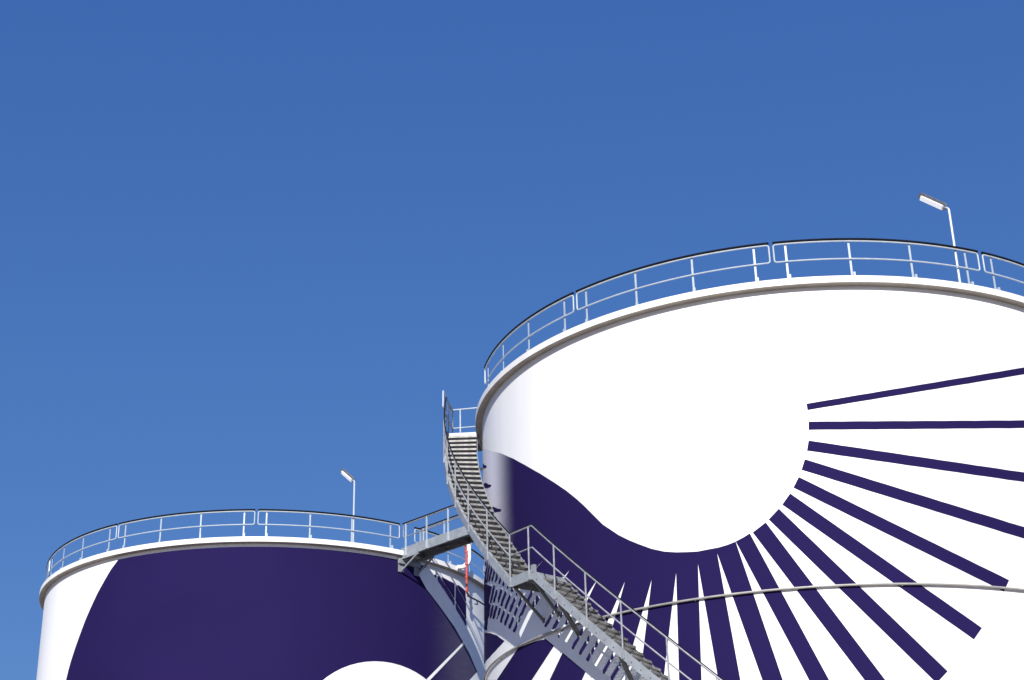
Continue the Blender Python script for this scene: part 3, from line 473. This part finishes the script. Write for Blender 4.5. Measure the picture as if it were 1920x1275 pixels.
t0 = obj('tread', tread_mesh(), GRATE, st, smooth=False)
first = True; nt_up = 30
spots = []
for k in range(1, nt_up):
    th = TH0 + (THL-TH0)*k/nt_up; spots.append((th, up_z(th)-.02))
dth = .1815/.140; k = 1
while THR + dth*k < THB-.3:
    th = THR + dth*k; spots.append((th, lo_z(th)-.02)); k += 1
for th, z in spots:
    o = t0 if first else t0.copy()
    if not first: C.objects.link(o); o.parent = st
    first = False; o.location = (0, 0, z); o.rotation_euler = (0, 0, R(th))
# landings
def landing(th0, th1, z, fascia_ends=True):
    n = 6; zf = lambda t: z
    bm = bm_new(); ribbon(bm, th0, th1, [(RO-.01, -.17), (RO+.006, -.17), (RO+.006, .05), (RO-.01, .05)], n, zf)
    ribbon(bm, th0, th1, [(RI-.01, -.17), (RI+.006, -.17), (RI+.006, 0), (RI-.01, 0)], n, zf)
    for th in (th0, th1):
        e = pol(th, 1, 0); t = Vector((-e.y, e.x, 0)); boxb(bm, pol(th, (RI+RO)/2, z-.08), e, t, Z, RO-RI-.02, .012, .16)
    lp = obj('landing', bm, PLATE, st)
    bm = bm_new(); ribbon(bm, th0+.1, th1-.1, [(RI+.01, -.035), (RO-.012, -.035), (RO-.012, -.005), (RI+.01, -.005)], n, zf)
    obj('deck_grating', bm, GRATE, lp); return lp
lw = landing(THL, THR, ZL); bm = bm_new(); boxb(bm, pol(THR, RO-.02, ZL+.06), pol(THR, 1, 0), pol(THR+90, 1, 0), Z, .07, .10, .16); obj('end_plate', bm, PLATE, lw, smooth=False); landing(-190.8, TH0, ZT)
# rails of the stairs
def srail(zpts, dz, r, m, name, n=1):
    bm = bm_new(); tube(bm, [pol(th, RO, z+dz) for th, z in zpts], r, 8); return obj(name, bm, m, st)
zp = [(-190.7, ZT), (-188, ZT), (-186, ZT), (TH0, ZT)] + [(TH0+(THL-TH0)*i/30, up_z(TH0+(THL-TH0)*i/30)) for i in range(1, 31)] + [(-143, ZL), (-141.2, ZL), (THR, ZL)] + [(THR+(THB-THR)*i/60, lo_z(THR+(THB-THR)*i/60)) for i in range(1, 61)]
srail(zp, 1.0, .020, GALV, 'handrail'); srail(zp, 1.030, .016, DARK, 'handrail_cap'); srail(zp, .52, .017, GALV, 'mid_rail')
for th in (-190.5, -187, -183.6, -176.2, -169.7, -163.2, -156.9, -150.4, -144.4, -140.1, -135.1, -129.7, -124.3, -118.0, -111.8, -105.6, -99.4, -93.2, -87, -80.8, -74.6, -68.4, -62.2):
    z = ZT if th <= TH0 else up_z(th) if th < THL else ZL if th < THR else lo_z(th)
    bm = bm_new(); tube(bm, [pol(th, RO+.012, z-.16), pol(th, RO+.012, z+1.0)], .019, 8)
    boxb(bm, pol(th, RO+.014, z-.1), pol(th, 1, 0), Vector((-math.sin(R(th)), math.cos(R(th)), 0)), Z, .012, .08, .12)
    obj('rail_post', bm, GALV, st)
# rail across the far end of the top landing
bm = bm_new(); a = pol(-190.7, RO, ZT); b = pol(-190.7, RI+.05, ZT)
for dz, r in ((1.08, .02), (.55, .016), (.08, .02)): tube(bm, [a+Z*dz, b+Z*dz], r, 8)
for f in (.25, 1): p = a.lerp(b, f); tube(bm, [p, p+Z*1.08], .019, 8)
obj('end_rail', bm, RAIL, st)
bm = bm_new()      # closed near end of the landing's outer rail
tube(bm, fillet([pol(-184, RO, ZT+1.0), pol(-181.3, RO+.05, ZT+1.06), pol(-180.9, RO+.05, ZT+.56), pol(-184, RO, ZT+.52)], .06), .022, 8)
obj('rail_loop', bm, RAIL, st)
# struts from the outer stringer down to the wall
for (ta, za), (tb, zb), wd in (((-144.0, 11.36), (-145.5, 10.80), .05), ((-139.6, 11.32), (-141.6, 10.82), .05), ((-134.7, 10.70), (-137.2, 10.27), .085), ((-124.9, 9.32), (-126.6, 8.85), .085), ((-115, 7.95), (-116.6, 7.4), .085), ((-160, 13.70), (-161.5, 13.1), .05), ((-170, 15.2), (-171.5, 14.6), .05), ((-187, 16.9), (-187, 16.2), .06)):
    bm = bm_new(); beam(bm, pol(ta, RO-.05, za), pol(tb, RW1+.01, zb), wd, .05)
    e = pol(tb, 1, 0); boxb(bm, pol(tb, RW1+.012, zb), e, Vector((-e.y, e.x, 0)), Z, .012, .09, .10)
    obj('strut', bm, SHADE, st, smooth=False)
for th, z in ((-132, 10.3), (-124.9, 9.3), (-115, 7.95)):
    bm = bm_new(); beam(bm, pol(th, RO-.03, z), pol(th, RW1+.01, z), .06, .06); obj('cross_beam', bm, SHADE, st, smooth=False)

# ---------------- footbridge between the tanks ----------------
P0 = Vector((-3.476, 49.185, 0)); P1 = P0 + Vector((math.cos(R(-45.5)), math.sin(R(-45.5)), 0)); u = (P1-P0).normalized(); v = Vector((-u.y, u.x, 0))   # v points away to the right side
if v.x < 0: v = -v
L = 6.75; ZB = 16.94; WB = .68
br = empty('footbridge', P0 + Z*ZB, 'grey steel footbridge joining the two tank tops, seen behind the stairs', 'footbridge')
def bp(s, t, z): return u*s + v*t + Z*(z-ZB)
for t in (0, WB):
    bm = bm_new(); beam(bm, bp(-.25, t, ZB+.15), bp(L, t, ZB+.15), .012, .30)
    for dz in (.006, .294): beam(bm, bp(-.25, t+(.03 if t == 0 else -.03), ZB+dz), bp(L, t+(.03 if t == 0 else -.03), ZB+dz), .06, .012)
    obj('side_beam', bm, PLATE, br, smooth=False)
bm = bm_new(); beam(bm, bp(-.25, WB/2, ZB+.235), bp(L, WB/2, ZB+.235), WB-.04, .03); obj('deck', bm, GRATE, br, smooth=False)
for k in range(7):
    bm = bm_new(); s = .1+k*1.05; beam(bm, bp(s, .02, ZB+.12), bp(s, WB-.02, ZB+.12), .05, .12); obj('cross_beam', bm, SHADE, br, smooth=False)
for k in range(3):
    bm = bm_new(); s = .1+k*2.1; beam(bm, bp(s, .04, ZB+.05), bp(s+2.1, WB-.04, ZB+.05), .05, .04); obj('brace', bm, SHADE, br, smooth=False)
for t in (0, WB):
    side = -1 if t == 0 else 1; tt = t + side*.03
    bm = bm_new(); e0 = bp(-.12, tt, ZB+1.07); e1 = bp(-.12, tt, ZB+.62)
    tube(bm, fillet([bp(L, tt, ZB+1.04), bp(-.12, tt, ZB+1.04), bp(-.12, tt, ZB+.62), bp(L, tt, ZB+.62)], .06), .018, 8)
    hr = obj('handrail', bm, GALV, br)
    bm = bm_new(); tube(bm, [bp(L, tt, ZB+1.075), bp(-.14, tt, ZB+1.08)], .027, 8); obj('rail_cap', bm, DARK, hr)
    for s in (.0, 1.0, 2.0, 3.0, 4.0, 5.0, 6.0):
        bm = bm_new(); beam(bm, bp(s, tt, ZB+.01), bp(s, tt, ZB+1.05), .045, .03, upv=u); obj('rail_post', bm, RAIL, hr, smooth=False)
bm = bm_new()
for t in (.02, WB-.02):     # knee brackets down to the tank wall
    beam(bm, bp(-.22, t, ZB-.03), bp(.55, t, ZB-.03), .06, .06)
    beam(bm, bp(-.24, t, ZB-.42), bp(.5, t, ZB-.05), .05, .05)
    boxb(bm, bp(-.29, t, ZB-.24), u, v, Z, .03, .2, .44)
beam(bm, bp(-.25, -.1, ZB-.12), bp(-.25, WB+.1, ZB-.12), .09, .16)
obj('support_bracket', bm, PLATE, br, smooth=False)

# ---------------- lamps on the tank rims ----------------
def lamp(cx, cy, th, rad, H, h, az, el, label):
    base = Vector((cx, cy, 0)) + pol(th, rad, H+.15)
    t = empty('floodlight_mast', base, label, 'lamp', 'floodlight masts on the tank rims')
    d = Vector((math.cos(R(el))*math.cos(R(az)), math.cos(R(el))*math.sin(R(az)), math.sin(R(el))))
    top = Vector((0, 0, h-.15)); bm = bm_new(); tube(bm, [(0, 0, 0), top*.98], .028, 10)
    boxb(bm, (0, 0, .01), X, Y, Z, .14, .14, .02); obj('pole', bm, RAIL, t)
    bm = bm_new(); tube(bm, fillet([top*.96, top, top+d*.25], .05), .024, 10); obj('arm', bm, RAIL, t)
    s0 = d.cross(Z).normalized(); n0 = s0.cross(d)
    nrm = n0*math.cos(R(70)) + s0*math.sin(R(70)); side = d.cross(nrm)     # the head is rolled outwards
    bm = bm_new(); c = top + d*.53
    # tapered housing: wide flat body with sloped back
    def hexa(bm, secs):
        rows = [[bm.verts.new(c + d*s + side*x + nrm*y) for x, y in pr] for s, pr in secs]
        k = len(rows[0])
        for i in range(len(rows)-1):
            for j in range(k): bm.faces.new((rows[i][j], rows[i][(j+1) % k], rows[i+1][(j+1) % k], rows[i+1][j]))
        bm.faces.new(rows[0]); bm.faces.new(rows[-1][::-1])
    pr = lambda w, h: [(-w, -.02), (w, -.02), (w*.92, h*.6), (w*.5, h), (-w*.5, h), (-w*.92, h*.6)]
    hexa(bm, [(-.44, pr(.05, .03)), (-.38, pr(.085, .06)), (.38, pr(.085, .06)), (.46, pr(.04, .03))])
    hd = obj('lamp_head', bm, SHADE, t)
    bm = bm_new(); hexa(bm, [(-.37, [(-.022, -.055), (.078, -.055), (.083, -.021), (-.028, -.021)]), (.35, [(-.022, -.055), (.078, -.055), (.083, -.021), (-.028, -.021)])])
    obj('lens', bm, LENS, hd)
    return t
lamp(X1, Y1, -69.2, 7.74, H1, 2.12, 129, 43, 'floodlight mast rising from the rim of the large near tank at upper right')
lamp(X2, Y2, -63.0, 7.66, H2, 2.25, 129, 38, 'floodlight mast rising from the rim of the left tank, beside the footbridge')

# ---------------- pipes on the left tank ----------------
def T2p(th, r, z): return Vector((X2, Y2, 0)) + pol(th-4.8, r, z)
rpz = empty('fire_water_pipe', T2p(-26.5, 8.1, 16.4), 'thin red pipe running down over the left tank rim under the footbridge', 'pipe')
o0 = rpz.location
bm = bm_new(); tube(bm, fillet([T2p(-29.6, 8.12, 17.84)-o0, T2p(-26.7, 8.12, 17.86)-o0, T2p(-26.6, 8.12, 16.27)-o0, T2p(-24.0, 7.98, 16.25)-o0], .08), .034, 10)
for z in (16.75, 17.2, 17.62): tube(bm, [T2p(-26.7, 8.12, z)-o0, T2p(-26.7, 8.12, z+.04)-o0], .055, 12)
p = obj('riser', bm, RED, rpz)
bm = bm_new(); c = T2p(-29.7, 8.14, 17.84)-o0; tube(bm, [c + Vector((.075*math.cos(a*PI/8), 0, .075*math.sin(a*PI/8))) for a in range(16)], .014, 6, closed=True)
beam(bm, c-X*.075, c+X*.075, .015, .015); beam(bm, c-Z*.075, c+Z*.075, .015, .015, upv=X); obj('valve_wheel', bm, RED, rpz)
bm = bm_new(); tube(bm, [T2p(-24.4+.8*i, 7.96, 16.25)-o0 for i in range(26)], .028, 8)
obj('wall_run', bm, BLACK, rpz)
bm = bm_new(); tube(bm, fillet([T2p(-20, 7.96, 16.24)-o0, T2p(-20, 8.0, 16.10)-o0, T2p(-21.6, 8.0, 16.07)-o0], .05), .02, 6); obj('drain_hook', bm, BLACK, rpz)
vp = empty('vent_pipe', T2p(-24.6, 8.0, 17.1), 'thick white pipe beside the red pipe, bending in over the left tank rim', 'pipe')
o0 = vp.location
bm = bm_new(); tube(bm, fillet([T2p(-24.9, 8.06, 17.98)-o0, T2p(-24.9, 8.06, 17.36)-o0, T2p(-27.0, 8.03, 17.12)-o0, T2p(-28.2, 7.9, 17.10)-o0], .18, 8), .075, 14)
obj('pipe_body', bm, LENS, vp)
bm = bm_new(); tube(bm, [T2p(-24.9, 8.06, 17.96)-o0, T2p(-24.9, 8.06, 18.02)-o0], .10, 14); obj('pipe_cap', bm, LENS, vp)
